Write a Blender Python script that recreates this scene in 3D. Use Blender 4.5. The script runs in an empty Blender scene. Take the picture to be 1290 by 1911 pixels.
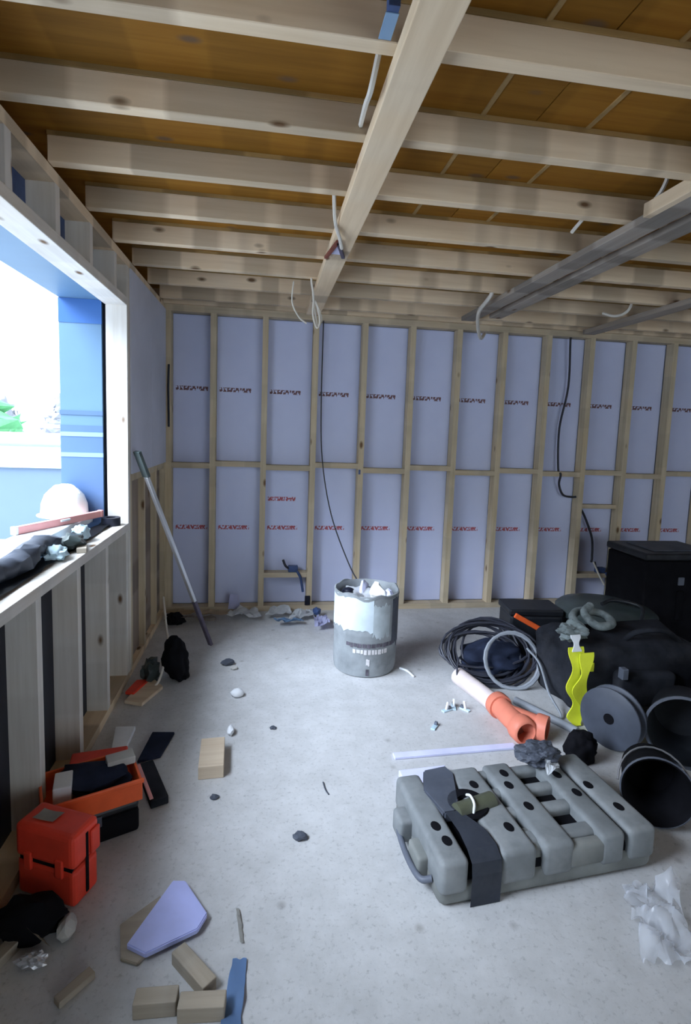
import bpy, bmesh, math, random
from mathutils import Vector, Matrix, Euler, noise
C = bpy.context.scene.collection
S = bpy.context.scene
R = math.radians
# ---------------------------------------------------------------- camera
cam = bpy.data.cameras.new('camera'); co = bpy.data.objects.new('camera', cam); C.objects.link(co)
cam.sensor_fit = 'VERTICAL'; cam.sensor_height = 24.0
cam.lens = 991.208 / 1911 * 24.0
cam.shift_y = -(955.5 - 904.44) / 1911
cam.clip_start = .02
_f = Vector((0.14963624, 0.98321904, -0.10435184)); _r = Vector((0.98855454, -0.14672224, 0.035107)); _u = Vector((-0.01920714, 0.10841077, 0.99392062))
m = Matrix((_r, _u, -_f)).transposed().to_4x4(); m.translation = Vector((0.78121, -4.33370, 1.53213))
co.matrix_world = m
S.camera = co
# ---------------------------------------------------------------- light
w = bpy.data.worlds.new('overcast_sky'); S.world = w; w.use_nodes = True
bg = w.node_tree.nodes['Background']; bg.inputs[0].default_value = (.80, .91, 1.0, 1); bg.inputs[1].default_value = 3.7
sun = bpy.data.lights.new('sky_glow', 'SUN'); so = bpy.data.objects.new('sky_glow', sun); C.objects.link(so)
sun.energy = 13.0; sun.angle = R(44); sun.color = (.76, .88, 1.08)
so.rotation_euler = Vector((1.0, .56, -.98)).to_track_quat('-Z', 'Y').to_euler()
S.view_settings.view_transform = 'Standard'; S.view_settings.look = 'None'; S.view_settings.gamma = 1
S.view_settings.use_curve_mapping = False
S.view_settings.exposure = 0.0
S.cycles.use_denoising = True

# ---------------------------------------------------------------- materials
def newmat(name, rough=.7, spec=.3):
    m = bpy.data.materials.new(name); m.use_nodes = True
    b = m.node_tree.nodes['Principled BSDF']
    b.inputs['Roughness'].default_value = rough; b.inputs['Specular IOR Level'].default_value = spec
    return m, m.node_tree, b
def N(nt, t, **kw):
    n = nt.nodes.new(t)
    for k, v in kw.items(): setattr(n, k, v)
    return n
def coords(nt, scale=(1,1,1), rand=True):
    tc = N(nt, 'ShaderNodeTexCoord'); mp = N(nt, 'ShaderNodeMapping'); mp.inputs['Scale'].default_value = scale
    nt.links.new(tc.outputs['Object'], mp.inputs['Vector'])
    if rand:
        oi = N(nt, 'ShaderNodeObjectInfo'); mu = N(nt, 'ShaderNodeMath', operation='MULTIPLY'); mu.inputs[1].default_value = 37.0
        nt.links.new(oi.outputs['Random'], mu.inputs[0])
        cb = N(nt, 'ShaderNodeCombineXYZ')
        for i in range(3): nt.links.new(mu.outputs[0], cb.inputs[i])
        nt.links.new(cb.outputs[0], mp.inputs['Location'])
    return mp.outputs[0]
def ramp(nt, src, stops):
    r = N(nt, 'ShaderNodeValToRGB'); e = r.color_ramp.elements
    while len(e) < len(stops): e.new(.5)
    for el, (p, c) in zip(e, stops): el.position = p; el.color = (*c, 1)
    nt.links.new(src, r.inputs[0]); return r.outputs[0]
def mix(nt, fac, a, b, mode='MIX'):
    x = N(nt, 'ShaderNodeMix', data_type='RGBA', blend_type=mode)
    if isinstance(fac, (int, float)): x.inputs[0].default_value = fac
    else: nt.links.new(fac, x.inputs[0])
    for s, i in ((a, 6), (b, 7)):
        if isinstance(s, tuple): x.inputs[i].default_value = (*s, 1)
        else: nt.links.new(s, x.inputs[i])
    return x.outputs[2]
def noi(nt, vec, scale, detail=3, rough=.55):
    n = N(nt, 'ShaderNodeTexNoise'); n.inputs['Scale'].default_value = scale; n.inputs['Detail'].default_value = detail; n.inputs['Roughness'].default_value = rough
    nt.links.new(vec, n.inputs['Vector']); return n.outputs['Fac']
def bump(nt, b, h, strength=.3, dist=.01):
    n = N(nt, 'ShaderNodeBump'); n.inputs['Strength'].default_value = strength; n.inputs['Distance'].default_value = dist
    nt.links.new(h, n.inputs['Height']); nt.links.new(n.outputs[0], b.inputs['Normal'])
def plain(name, col, rough=.6, spec=.3, var=.25, scale=14, metal=0, dust=None, dustcol=(.45,.45,.45)):
    m, nt, b = newmat(name, rough, spec)
    v = coords(nt); n = noi(nt, v, scale, 4)
    lo = tuple(c*(1-var) for c in col); hi = tuple(min(1, c*(1+var)) for c in col)
    c = ramp(nt, n, [(.3, lo), (.7, hi)])
    if dust:
        d = ramp(nt, noi(nt, v, scale*.6, 5, .65), [(.5, (0,0,0)), (.75, (dust,)*3)])
        c = mix(nt, d, c, dustcol)
    nt.links.new(c, b.inputs['Base Color']); b.inputs['Metallic'].default_value = metal
    bump(nt, b, n, .12, .004)
    return m
def wood(name, a, bcol, axis, rough=.75, knots=True, patch=.33):
    m, nt, b = newmat(name, rough, .2)
    sc = [14, 14, 14]; sc[axis] = .8
    v = coords(nt, tuple(sc)); g = noi(nt, v, 2.2, 6, .6)
    c = ramp(nt, g, [(.3, bcol), (.65, a)])
    s2 = [.01, .01, .01]; s2[axis] = 2.2
    v2 = coords(nt, tuple(s2)); p = noi(nt, v2, 1.6, 1)
    pc = ramp(nt, p, [(.38, (1-patch,)*3), (.46, (1-patch*.9, 1-patch*.95, 1-patch)), (.5, (1,1,1)), (.62, (1,.97,.93))])
    c = mix(nt, 1.0, c, pc, 'MULTIPLY')
    if knots:
        s3 = [9, 9, 9]; s3[axis] = 4.2
        vo = N(nt, 'ShaderNodeTexVoronoi'); vo.inputs['Scale'].default_value = 1.0; nt.links.new(coords(nt, tuple(s3)), vo.inputs['Vector'])
        k = ramp(nt, vo.outputs['Distance'], [(.07, (1,1,1)), (.17, (0,0,0))])
        sx = N(nt, 'ShaderNodeSeparateColor'); nt.links.new(vo.outputs['Color'], sx.inputs[0])
        gt = N(nt, 'ShaderNodeMath', operation='GREATER_THAN'); gt.inputs[1].default_value = .48; nt.links.new(sx.outputs[0], gt.inputs[0])
        mu = N(nt, 'ShaderNodeMath', operation='MULTIPLY'); nt.links.new(gt.outputs[0], mu.inputs[0]); nt.links.new(k, mu.inputs[1])
        c = mix(nt, mu.outputs[0], c, (.16, .09, .045))
    nt.links.new(c, b.inputs['Base Color']); bump(nt, b, g, .15, .004)
    return m
M = {}
TA, TB = (.86, .70, .50), (.75, .59, .40)
for ax, nm in enumerate('xyz'):
    M['wood'+nm] = wood('sawn_timber_'+nm, TA, TB, ax)
M['woodgrey'] = wood('weathered_timber', (.44,.39,.34), (.33,.29,.25), 1)
M['studz'] = wood('stud_timber', (.66,.56,.40), (.52,.43,.29), 2, patch=.1)
M['studx'] = wood('noggin_timber', (.62,.52,.38), (.48,.40,.28), 0, patch=.15)
M['jamb'] = wood('planed_timber', (.78,.75,.70), (.66,.62,.56), 2, patch=.08)
M['sill'] = wood('planed_sill_timber', (.78,.75,.70), (.66,.62,.56), 1, patch=.08)
M['brownboard'] = wood('brown_lining_board', (.34,.28,.24), (.25,.20,.17), 2)
M['firring'] = wood('firring_timber', (.48,.32,.13), (.38,.24,.09), 0, knots=False)
M['deck'] = wood('plywood_deck', (.33,.15,.018), (.24,.10,.010), 0, knots=True, patch=.2)
M['strip'] = plain('pale_strip', (.34,.22,.09))
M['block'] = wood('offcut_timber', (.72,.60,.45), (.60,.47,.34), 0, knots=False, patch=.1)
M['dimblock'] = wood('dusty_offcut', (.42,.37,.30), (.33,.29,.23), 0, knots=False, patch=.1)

def concrete():
    m, nt, b = newmat('concrete_screed', .62, .35)
    v = coords(nt, rand=False)
    a = noi(nt, v, 1.1, 6, .6); c = ramp(nt, a, [(.3, (.44,.44,.44)), (.55, (.55,.55,.55)), (.75, (.60,.60,.60))])
    d = noi(nt, v, 9, 6, .7); c = mix(nt, .5, c, ramp(nt, d, [(.35, (.45,.45,.44)), (.65, (.62,.62,.62))]))
    e = noi(nt, v, 60, 3, .7); c = mix(nt, .6, c, ramp(nt, e, [(.25, (.45,.45,.45)), (.45, (1,1,1))]), 'MULTIPLY')
    vo = N(nt, 'ShaderNodeTexVoronoi'); vo.inputs['Scale'].default_value = 5; nt.links.new(v, vo.inputs['Vector'])
    c = mix(nt, .55, c, ramp(nt, vo.outputs['Distance'], [(.03, (.45,.42,.40)), (.1, (1,1,1))]), 'MULTIPLY')
    nt.links.new(c, b.inputs['Base Color']); bump(nt, b, d, .12, .01)
    return m
M['floor'] = concrete()

def panel_mat(extra=False):
    m, nt, b = newmat('foil_insulation', .55, .35)
    v = coords(nt, rand=False)
    base = ramp(nt, noi(nt, v, 2.5, 3), [(.3, (.60,.65,.90)), (.7, (.66,.71,.95))])
    sp = N(nt, 'ShaderNodeSeparateXYZ'); nt.links.new(v, sp.inputs[0])
    def M2(op, x, y):
        n = N(nt, 'ShaderNodeMath', operation=op)
        for i, s in enumerate((x, y)):
            if isinstance(s, (int, float)): n.inputs[i].default_value = s
            else: nt.links.new(s, n.inputs[i])
        return n.outputs[0]
    def band(z, h, x0, x1):
        a = M2('LESS_THAN', M2('ABSOLUTE', M2('SUBTRACT', sp.outputs[2], z), 0), h)
        c = M2('MULTIPLY', M2('GREATER_THAN', sp.outputs[0], x0), M2('LESS_THAN', sp.outputs[0], x1))
        return M2('MULTIPLY', a, c)
    mp = N(nt, 'ShaderNodeMapping'); mp.inputs['Scale'].default_value = (75, 1, 38); nt.links.new(v, mp.inputs[0])
    g = M2('GREATER_THAN', noi(nt, mp.outputs[0], 1.0, 1), .47)
    red = M2('MULTIPLY', band(.642, .017, .02, .27) if not extra else M2('ADD', band(.642, .017, .02, .27), band(.885, .017, .02, .25)), g)
    grey = M2('MULTIPLY', band(1.765, .017, .02, .27), g)
    c = mix(nt, red, base, (.42, .10, .13)); c = mix(nt, grey, c, (.17, .09, .11))
    nt.links.new(c, b.inputs['Base Color'])
    return m
M['panel'] = panel_mat(); M['panelextra'] = panel_mat(True)
M['greypanel'] = plain('grey_foil_board', (.60,.63,.74), .5, .4, .1, 2)
M['navy'] = plain('navy_membrane', (.008,.010,.022), .5, .4)
M['bluedim'] = plain('deep_blue_membrane', (.05,.09,.22), .5, .4)
M['bluelight'] = plain('pale_blue_membrane', (.11,.21,.33), .45, .4, .06, 3)
M['bluemid'] = plain('mid_blue_membrane', (.08,.15,.30), .45, .4, .08, 3)
M['bluedark'] = plain('strong_blue_tape', (.03,.12,.36), .45, .4, .08, 3)
M['bluetape'] = plain('pale_blue_tape', (.24,.38,.56), .4, .4, .05, 3)
M['black'] = plain('black_plastic', (.012,.014,.018), .45, .4, .3, 9, dust=.22, dustcol=(.10,.11,.12))
M['blackflat'] = plain('black_rubber', (.006,.006,.008), .85, .1)
M['blackcloth'] = plain('black_cloth', (.018,.020,.026), .85, .15, .5, 7, dust=.35, dustcol=(.07,.07,.075))
M['bluecloth'] = plain('navy_cloth', (.018,.024,.045), .85, .1, .4, 9)
M['darkgreen'] = plain('dark_green_plastic', (.045,.062,.062), .4, .45, .3, 6, dust=.4, dustcol=(.16,.19,.19))
M['gloveg'] = plain('dusty_green_grey', (.16,.19,.19), .8, .2, .5, 12, dust=.7, dustcol=(.42,.47,.47))
M['reelgrey'] = plain('dark_grey_plastic', (.065,.075,.10), .5, .4, .2, 8)
M['greyblue'] = plain('grey_plastic', (.12,.135,.17), .5, .4, .15, 8)
M['slate'] = plain('slate_grey', (.075,.085,.11), .6, .3, .2, 8, dust=.3, dustcol=(.2,.21,.23))
M['case'] = plain('dusty_grey_plastic', (.20,.215,.22), .6, .3, .25, 7, dust=.6, dustcol=(.36,.37,.37))
M['caselow'] = plain('shaded_muddy_grey_plastic', (.19,.20,.19), .65, .3, .3, 6, dust=.5, dustcol=(.30,.28,.25))  # shade low on the case front is put into this colour, along with dirt
M['olive'] = plain('olive_plastic', (.08,.085,.055), .5, .4)
M['red'] = plain('red_plastic', (.80,.06,.03), .45, .4, .15, 8)
M['orange'] = plain('orange_red_plastic', (.85,.13,.03), .45, .4, .15, 8)
M['pipe'] = plain('terracotta_plastic_pipe', (.72,.22,.14), .5, .35, .1, 8)
M['pipein'] = plain('terracotta_pipe_bore', (.20,.06,.04), .6, .3)
M['palepipe'] = plain('pale_pink_pipe', (.72,.62,.60), .5, .35, .1, 8)
M['yellow'] = plain('high_visibility_yellow', (.80,.86,.05), .6, .2, .1, 12)
M['white'] = plain('dusty_white', (.78,.80,.82), .6, .3, .08, 9)
M['whiteplastic'] = plain('white_shell_plastic', (.90,.90,.88), .35, .45, .04, 4)
M['paper'] = plain('grey_white_paper', (.50,.49,.46), .85, .1, .12, 9)
M['lavender'] = plain('lavender_foil_offcut', (.66,.67,.88), .5, .35, .1, 6)
M['lavdeep'] = plain('blue_lavender_foil', (.46,.50,.86), .45, .4, .12, 6)
M['palecyan'] = plain('pale_cyan_fabric', (.52,.68,.76), .8, .1, .25, 10)
M['bluestripm'] = plain('sky_blue_strip', (.22,.36,.60), .55, .3, .12, 6)
M['alu'] = plain('brushed_aluminium', (.62,.63,.66), .35, .5, .1, 5, metal=.6)
M['purplegrey'] = plain('dusty_dark_purple', (.10,.085,.12), .6, .3)
M['pink'] = plain('faded_red_enamel', (.90,.42,.40), .45, .4, .1, 8)
M['cablewhite'] = plain('white_cable_sheath', (.72,.68,.60), .5, .3, .05)
M['cableblack'] = plain('black_cable_sheath', (.03,.032,.045), .5, .35)
M['conduit'] = plain('grey_conduit', (.26,.28,.31), .5, .35, .12)
M['drum'] = plain('dusty_grey_tub', (.25,.27,.28), .6, .3, .25, 6, dust=.5, dustcol=(.48,.51,.53))
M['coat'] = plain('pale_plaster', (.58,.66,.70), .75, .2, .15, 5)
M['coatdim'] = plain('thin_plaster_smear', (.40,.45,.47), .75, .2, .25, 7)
M['drumdark'] = plain('dark_tub_print', (.10,.09,.11), .7, .2, .5, 30)
M['drumpale'] = plain('worn_pale_print', (.62,.60,.60), .7, .2, .2, 30)
M['steel'] = plain('galvanised_steel', (.35,.36,.38), .4, .5, .2, 12, metal=.7)
M['render'] = plain('pale_blue_render', (.13,.18,.25), .8, .2, .05, 1)
M['coping'] = plain('white_coping', (.80,.86,.84), .7, .2, .05, 1)
M['paving'] = plain('grey_paving', (.55,.56,.58), .9, .1, .1, 3)
M['leaf'] = plain('pale_conifer_foliage', (.16,.42,.22), .8, .15, .15, 3)
M['greybush'] = plain('grey_foliage', (.24,.25,.29), .8, .15, .15, 3)
M['bark'] = plain('bark', (.12,.08,.05), .9, .1)
def film_mat():
    m, nt, b = newmat('clear_film', .18, .5)
    b.inputs['Base Color'].default_value = (.86,.9,.98,1); b.inputs['Alpha'].default_value = .30
    return m
M['film'] = film_mat()

# ---------------------------------------------------------------- mesh helpers
def box(bm, a, b, mat=None):
    vs = [bm.verts.new((x, y, z)) for z in (a[2], b[2]) for y in (a[1], b[1]) for x in (a[0], b[0])]
    fs = [bm.faces.new([vs[i] for i in q]) for q in ((0,2,3,1), (4,5,7,6), (0,1,5,4), (2,6,7,3), (0,4,6,2), (1,3,7,5))]
    if mat is not None: bmesh.ops.transform(bm, matrix=mat, verts=vs)
    return vs
def bx(a, b, bevel=0, seg=2, mat=None):
    bm = bmesh.new(); box(bm, a, b, mat)
    if bevel: bmesh.ops.bevel(bm, geom=bm.edges[:], offset=bevel, segments=seg, affect='EDGES', profile=.5)
    return bm
def prism(pts, z0, z1, bevel=0):
    bm = bmesh.new()
    lo = [bm.verts.new((x, y, z0)) for x, y in pts]; hi = [bm.verts.new((x, y, z1)) for x, y in pts]
    n = len(pts); bm.faces.new(lo[::-1]); bm.faces.new(hi)
    for i in range(n): bm.faces.new((lo[i], lo[(i+1) % n], hi[(i+1) % n], hi[i]))
    bmesh.ops.recalc_face_normals(bm, faces=bm.faces[:])
    if bevel: bmesh.ops.bevel(bm, geom=bm.edges[:], offset=bevel, segments=2, affect='EDGES')
    return bm
def lathe(bm, prof, n=32, mat=None):
    rings = []
    for r, z in prof:
        if r < 1e-6: rings.append([bm.verts.new((0, 0, z))])
        else: rings.append([bm.verts.new((r*math.cos(2*math.pi*i/n), r*math.sin(2*math.pi*i/n), z)) for i in range(n)])
    for a, b in zip(rings, rings[1:]):
        for i in range(n):
            j = (i+1) % n
            if len(a) == 1 and len(b) == 1: continue
            if len(a) == 1: bm.faces.new((a[0], b[j], b[i]))
            elif len(b) == 1: bm.faces.new((a[i], a[j], b[0]))
            else: bm.faces.new((a[i], a[j], b[j], b[i]))
    bmesh.ops.recalc_face_normals(bm, faces=bm.faces[:])
    vs = [v for r in rings for v in r]
    if mat is not None: bmesh.ops.transform(bm, matrix=mat, verts=vs)
    return bm
def smooth_path(pts, sub=6):
    P = [Vector(p) for p in pts]
    if len(P) < 3: return P
    P = [P[0]*2-P[1]] + P + [P[-1]*2-P[-2]]; out = []
    for i in range(1, len(P)-2):
        a, b, c, d = P[i-1:i+3]
        for k in range(sub):
            t = k/sub
            out.append(.5*((2*b) + (c-a)*t + (2*a-5*b+4*c-d)*t*t + (3*b-a-3*c+d)*t**3))
    out.append(P[-2]); return out
def tube(bm, path, r, n=8, cap=True):
    P = [Vector(p) for p in path]; rings = []; up = Vector((0, 0, 1))
    T = [(P[min(i+1, len(P)-1)]-P[max(i-1, 0)]).normalized() for i in range(len(P))]
    s = T[0].cross(up)
    if s.length < .05: s = T[0].cross(Vector((1, 0, 0)))
    s.normalize()
    for i, p in enumerate(P):
        s = s - T[i]*s.dot(T[i])
        if s.length < 1e-5: s = T[i].orthogonal()
        s.normalize(); t = T[i].cross(s)
        rr = r[i] if isinstance(r, (list, tuple)) else r
        rings.append([bm.verts.new(p + (s*math.cos(2*math.pi*k/n) + t*math.sin(2*math.pi*k/n))*rr) for k in range(n)])
    for a, b in zip(rings, rings[1:]):
        for k in range(n): bm.faces.new((a[k], a[(k+1) % n], b[(k+1) % n], b[k]))
    if cap: bm.faces.new(rings[0][::-1]); bm.faces.new(rings[-1])
    bmesh.ops.recalc_face_normals(bm, faces=bm.faces[:])
    return bm
def blob(c, rad, amp=.2, freq=3, seed=0, sub=3, flat=None, mat=None):
    bm = bmesh.new(); bmesh.ops.create_icosphere(bm, subdivisions=sub, radius=1)
    for v in bm.verts:
        d = noise.noise(v.co*freq + Vector((seed*7.1, seed*3.3, seed))) + .5*noise.noise(v.co*freq*2.3 + Vector((seed, seed*5, 1)))
        v.co *= 1 + amp*d
        v.co = Vector((v.co.x*rad[0], v.co.y*rad[1], v.co.z*rad[2]))
    if mat is not None: bmesh.ops.transform(bm, matrix=mat, verts=bm.verts[:])
    for v in bm.verts:
        v.co += Vector(c)
        if flat is not None and v.co.z < flat: v.co.z = flat + .0005
    return bm
def sheet(quad, nu=10, nv=10, amp=.01, freq=8, seed=0, th=.004, z=.004, fold=0):
    """a crumpled sheet between four floor corners, with thickness"""
    bm = bmesh.new(); a, b, c, d = [Vector((*p, 0)) if len(p) == 2 else Vector(p) for p in quad]; g = []
    for j in range(nv+1):
        row = []
        for i in range(nu+1):
            u, v = i/nu, j/nv
            p = a*(1-u)*(1-v) + b*u*(1-v) + c*u*v + d*(1-u)*v
            h = abs(noise.noise(Vector((p.x*freq, p.y*freq, seed)))) + .5*abs(noise.noise(Vector((p.x*freq*2.7, p.y*freq*2.7, seed+5))))
            jit = Vector((noise.noise(Vector((u*5, v*5, seed+9))), noise.noise(Vector((u*5, v*5, seed+19))), 0))*amp*.8
            row.append(bm.verts.new(p + jit + Vector((0, 0, z + h*amp*2.2 + fold*math.sin(u*3.14)))))
        g.append(row)
    for j in range(nv):
        for i in range(nu): bm.faces.new((g[j][i], g[j][i+1], g[j+1][i+1], g[j+1][i]))
    r = bmesh.ops.solidify(bm, geom=bm.faces[:], thickness=-th)
    bmesh.ops.recalc_face_normals(bm, faces=bm.faces[:])
    return bm
def obj(name, bm, mat, parent=None, smooth=False, kind=None, label=None):
    me = bpy.data.meshes.new(name)
    if smooth:
        for f in bm.faces: f.smooth = True
    bm.to_mesh(me); bm.free(); me.materials.append(M[mat] if isinstance(mat, str) else mat)
    o = bpy.data.objects.new(name, me); C.objects.link(o)
    if parent is not None: o.parent = parent
    if kind: o['kind'] = kind
    if label: o['label'] = label
    return o
def tag(o, label, cat, group=None):
    o['label'] = label; o['category'] = cat
    if group: o['group'] = group
    return o
def thing(name, label, cat, loc=(0, 0, 0), rz=0, group=None):
    o = bpy.data.objects.new(name, None); C.objects.link(o); o.empty_display_size = .1
    o.location = loc; o.rotation_euler = (0, 0, rz)
    return tag(o, label, cat, group)
def struct(name, loc=(0, 0, 0)):
    o = bpy.data.objects.new(name, None); C.objects.link(o); o['kind'] = 'structure'; o.location = loc; o.empty_display_size = .1
    return o
def lay(o, loc, rz=0):
    o.location = loc; o.rotation_euler = (0, 0, rz); return o
def align(direction, loc):
    q = Vector(direction).normalized().to_track_quat('Z', 'Y'); m = q.to_matrix().to_4x4(); m.translation = Vector(loc); return m
rnd = random.Random(4)

# ================================================================ SETTING
XR, YB, H = 6.4, -7.2, 2.435
obj('floor', bx((-.12, YB, -.12), (XR, .2, 0)), 'floor', kind='structure')

# ---- far wall: studs, noggins, plates, foil insulation panels
wf = struct('wall_far')
obj('top_plate', bx((0, 0, H-.05), (XR, .089, H-.001)), 'studx', wf)
obj('bottom_plate', bx((0, 0, 0), (XR, .089, .045)), 'studx', wf)
xs = [.0225] + [.3625+.4*k for k in range(16) if .3625+.4*k < XR-.02]
proto = None
for k, x in enumerate(xs):
    if proto is None:
        o = proto = obj('stud', bx((-.0225, 0, 0), (.0225, .089, H-.05-.045)), 'studz', wf)
    else: o = proto.copy(); C.objects.link(o)
    o.location = (x, rnd.uniform(-.003, .002), .045)
    o.rotation_euler = (0, 0, 0)
pp = None
for k, (a, b) in enumerate(zip(xs, xs[1:])):
    nz = 1.205 + (.018 if k % 2 else -.008) + rnd.uniform(-.006, .006)
    obj('noggin', bx((a+.0225, .002, nz-.021), (b-.0225, .089, nz+.021)), 'studx', wf)
    o = obj('insulation_panel', bx((0, 0, 0), (b-a-.045, .05, H-.10)), 'panelextra' if k == 2 else 'panel', wf)
    o.location = (a+.0225, .092+rnd.uniform(0, .006), .047)
obj('noggin', bx((.785, .002, .285), (1.139, .089, .325)), 'studx', wf)
obj('noggin', bx((3.587, .002, .262), (3.938, .089, .30)), 'studx', wf)
obj('noggin', bx((3.587, .03, .895), (3.938, .089, .93)), 'studx', wf)
obj('sheathing', bx((-.12, .149, 0), (XR, .17, H)), 'greypanel', wf)

# ---- left wall: studs under and over the window, jamb, sill, lintel, membranes
wl = struct('wall_left')
D0 = -.105                      # back of the timber frame
Z0, Z1, ZT = .948, 2.171, H     # opening
YJ, YE = -1.147, -3.9           # opening from YJ (far jamb) to YE behind the camera
obj('top_plate', bx((D0, YB, H-.045), (-.0005, 0, H-.001)), 'woody', wl)
obj('bottom_plate', bx((D0, YB, 0), (0, 0, .045)), 'woody', wl)
obj('sill_plate', bx((D0-.01, YE, Z0-.045), (.006, YJ, Z0), .003), 'sill', wl)
obj('lintel', bx((D0-.01, YE, Z1), (.004, YJ, Z1+.045), .003), 'sill', wl)
obj('jamb_stud', bx((D0-.006, YJ, .045), (.003, YJ+.045, H-.045), .002), 'jamb', wl)
def lstud(y1, z0, z1, mat='studz', x0=D0): return obj('stud', bx((x0, y1-.045, z0), (0, y1, z1)), mat, wl)
for k in range(12): lstud(-1.54-.41*k + (.0, .0, .0)[k % 3], .045, Z0-.045, 'jamb')
lstud(YJ-.002, .045, Z0-.045, 'jamb')
lstud(YJ+.092, .045, H-.045)
lstud(-.70, .045, H-.045); lstud(-.33, .045, H-.045); lstud(-.002, .045, H-.045)
for k in range(11): lstud(-1.335-.385*k, Z1+.045, H-.045, 'jamb')
for (a, b) in ((YJ+.092, -.745), (-.70, -.375), (-.33, -.047)):
    obj('noggin', bx((D0, a, 1.18), (-.002, b, 1.222)), 'studz', wl)
    obj('lining_board', bx((-.07, a, .045), (-.035, b, 1.18)), 'brownboard', wl)
for (a, b) in ((YJ+.062, -.522), (-.518, -.02)): obj('lining_board', bx((.0006, a, 1.225), (.010, b, H-.047)), 'greypanel', wl)
obj('lining_board', bx((D0, YE, .045), (D0+.004, YJ, Z0-.045)), 'navy', wl)
obj('membrane', bx((D0, YE, Z1+.045), (D0+.004, YJ, H-.045)), 'bluedim', wl)
# outer leaf of the wall wrapped in blue membrane
XO = -.35
obj('outer_leaf', bx((XO, YJ+.004, -.3), (-.135, .2, 2.9)), 'bluelight', wl)
obj('outer_leaf', bx((XO, YE, -.3), (-.135, YJ, Z0-.03)), 'bluelight', wl)
obj('outer_leaf', bx((XO, YE, Z1+.02), (-.135, YJ, 2.9)), 'bluelight', wl)
obj('outer_leaf', bx((XO, YB, -.3), (-.135, YE, 2.9)), 'bluelight', wl)
obj('membrane', bx((XO-.003, YJ-.003, 1.50), (-.132, YJ+.006, Z1+.02)), 'bluelight', wl)
obj('membrane', bx((XO-.005, YJ-.005, .9), (-.131, YJ+.006, 1.50)), 'bluemid', wl)
obj('membrane', bx((XO-.004, YJ-.006, 2.06), (-.130, YJ+.006, Z1+.019)), 'bluedark', wl)
for z in (1.57, 1.45, 1.335): obj('tape', bx((XO-.006, YJ-.008, z-.012), (-.130, YJ+.006, z+.012)), 'bluetape' if z < 1.5 else 'bluemid', wl)
obj('cavity_closer', bx((-.134, YJ+.03, Z0-.1), (D0-.007, YJ+.05, Z1)), 'navy', wl)
obj('cavity_closer', bx((-.134, YE, Z0-.06), (D0-.011, YJ, Z0-.035)), 'navy', wl)
obj('cavity_closer', bx((-.134, YE, Z1+.022), (D0-.011, YJ, Z1+.04)), 'navy', wl)
# remaining sides of the room (out of frame)
wr = struct('wall_right'); obj('lining_board', bx((XR, YB, 0), (XR+.1, .2, H+.3)), 'greypanel', wr)
wb = struct('wall_back')  # unseen wall; its opening is added and sized as fill for joists and panels
obj('lining_board', bx((-.12, YB-.1, 0), (2.2, YB, H+.3)), 'greypanel', wb)
obj('lining_board', bx((2.2, YB-.1, 2.3), (5.6, YB, H+.3)), 'greypanel', wb)
obj('lining_board', bx((2.2, YB-.1, 0), (5.6, YB, .7)), 'greypanel', wb)
obj('lining_board', bx((5.6, YB-.1, 0), (XR, YB, H+.3)), 'greypanel', wb)

# ---- ceiling: joists on Y grid, firrings, ply deck, two runs of planks below
ce = struct('ceiling')

JH, FH = .088, .014
pj = pf = None
ys = [-.168-.4*k for k in range(18) if -.168-.4*k > YB+.1]
for y in ys:
    if pj is None:
        pj = a = obj('joist', bx((0, -.047, 0), (XR, 0, JH), .002, 1), 'woodx', ce)
        pf = b = obj('firring', bx((0, -.050, 0), (XR, -.001, FH)), 'firring', ce)
    else:
        a = pj.copy(); C.objects.link(a); b = pf.copy(); C.objects.link(b)
    a.location = (0, y, H); b.location = (0, y, H+JH)
ZD = H+JH+FH
obj('wall_plate', bx((-.094, -.03, H), (XR, .19, ZD)), 'woodx', ce)
for i in range(6):
    for j in range(3):
        x0, x1 = [-.13, 1.62, 2.84, 4.06, 5.28, 6.0, XR][i], [-.13, 1.62, 2.84, 4.06, 5.28, 6.0, XR][i+1]
        y0, y1 = -.168-.0235-2.4*(j+1), -.168-.0235-2.4*j
        if j == 0: y1 = .17
        if j == 2: y0 = YB
        obj('deck_board', bx((x0+.002, y0+.002, ZD), (x1-.002, y1-.002, ZD+.018)), 'deck', ce)
for x in (1.44, 1.80): obj('batten', bx((x-.007, -5.4, ZD-.005), (x+.007, -1.8, ZD)), 'strip', ce)
obj('rim_joist', bx((-.134, YB, H-.001), (-.095, .2, H+.13)), 'woody', ce)
obj('roof_cover', bx((-.36, YB-.1, ZD+.02), (XR+.1, .2, ZD+.12)), 'navy', ce)
obj('plank', bx((1.068, -6.6, H-.042), (1.172, -.12, H), .003), 'woody', ce)
obj('plank', bx((2.27, -5.0, H-.032), (2.375, -.25, H), .003), 'woodgrey', ce)
obj('plank', bx((2.435, -5.0, H-.032), (2.53, -.40, H), .003), 'woodgrey', ce)
obj('plank', bx((2.235, -2.33, H-.034), (2.268, -4.6, H+.02), .003), 'woody', ce)
obj('plank', bx((3.42, -5.0, H-.035), (3.53, -.06, H), .003), 'woodgrey', ce)

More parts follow.
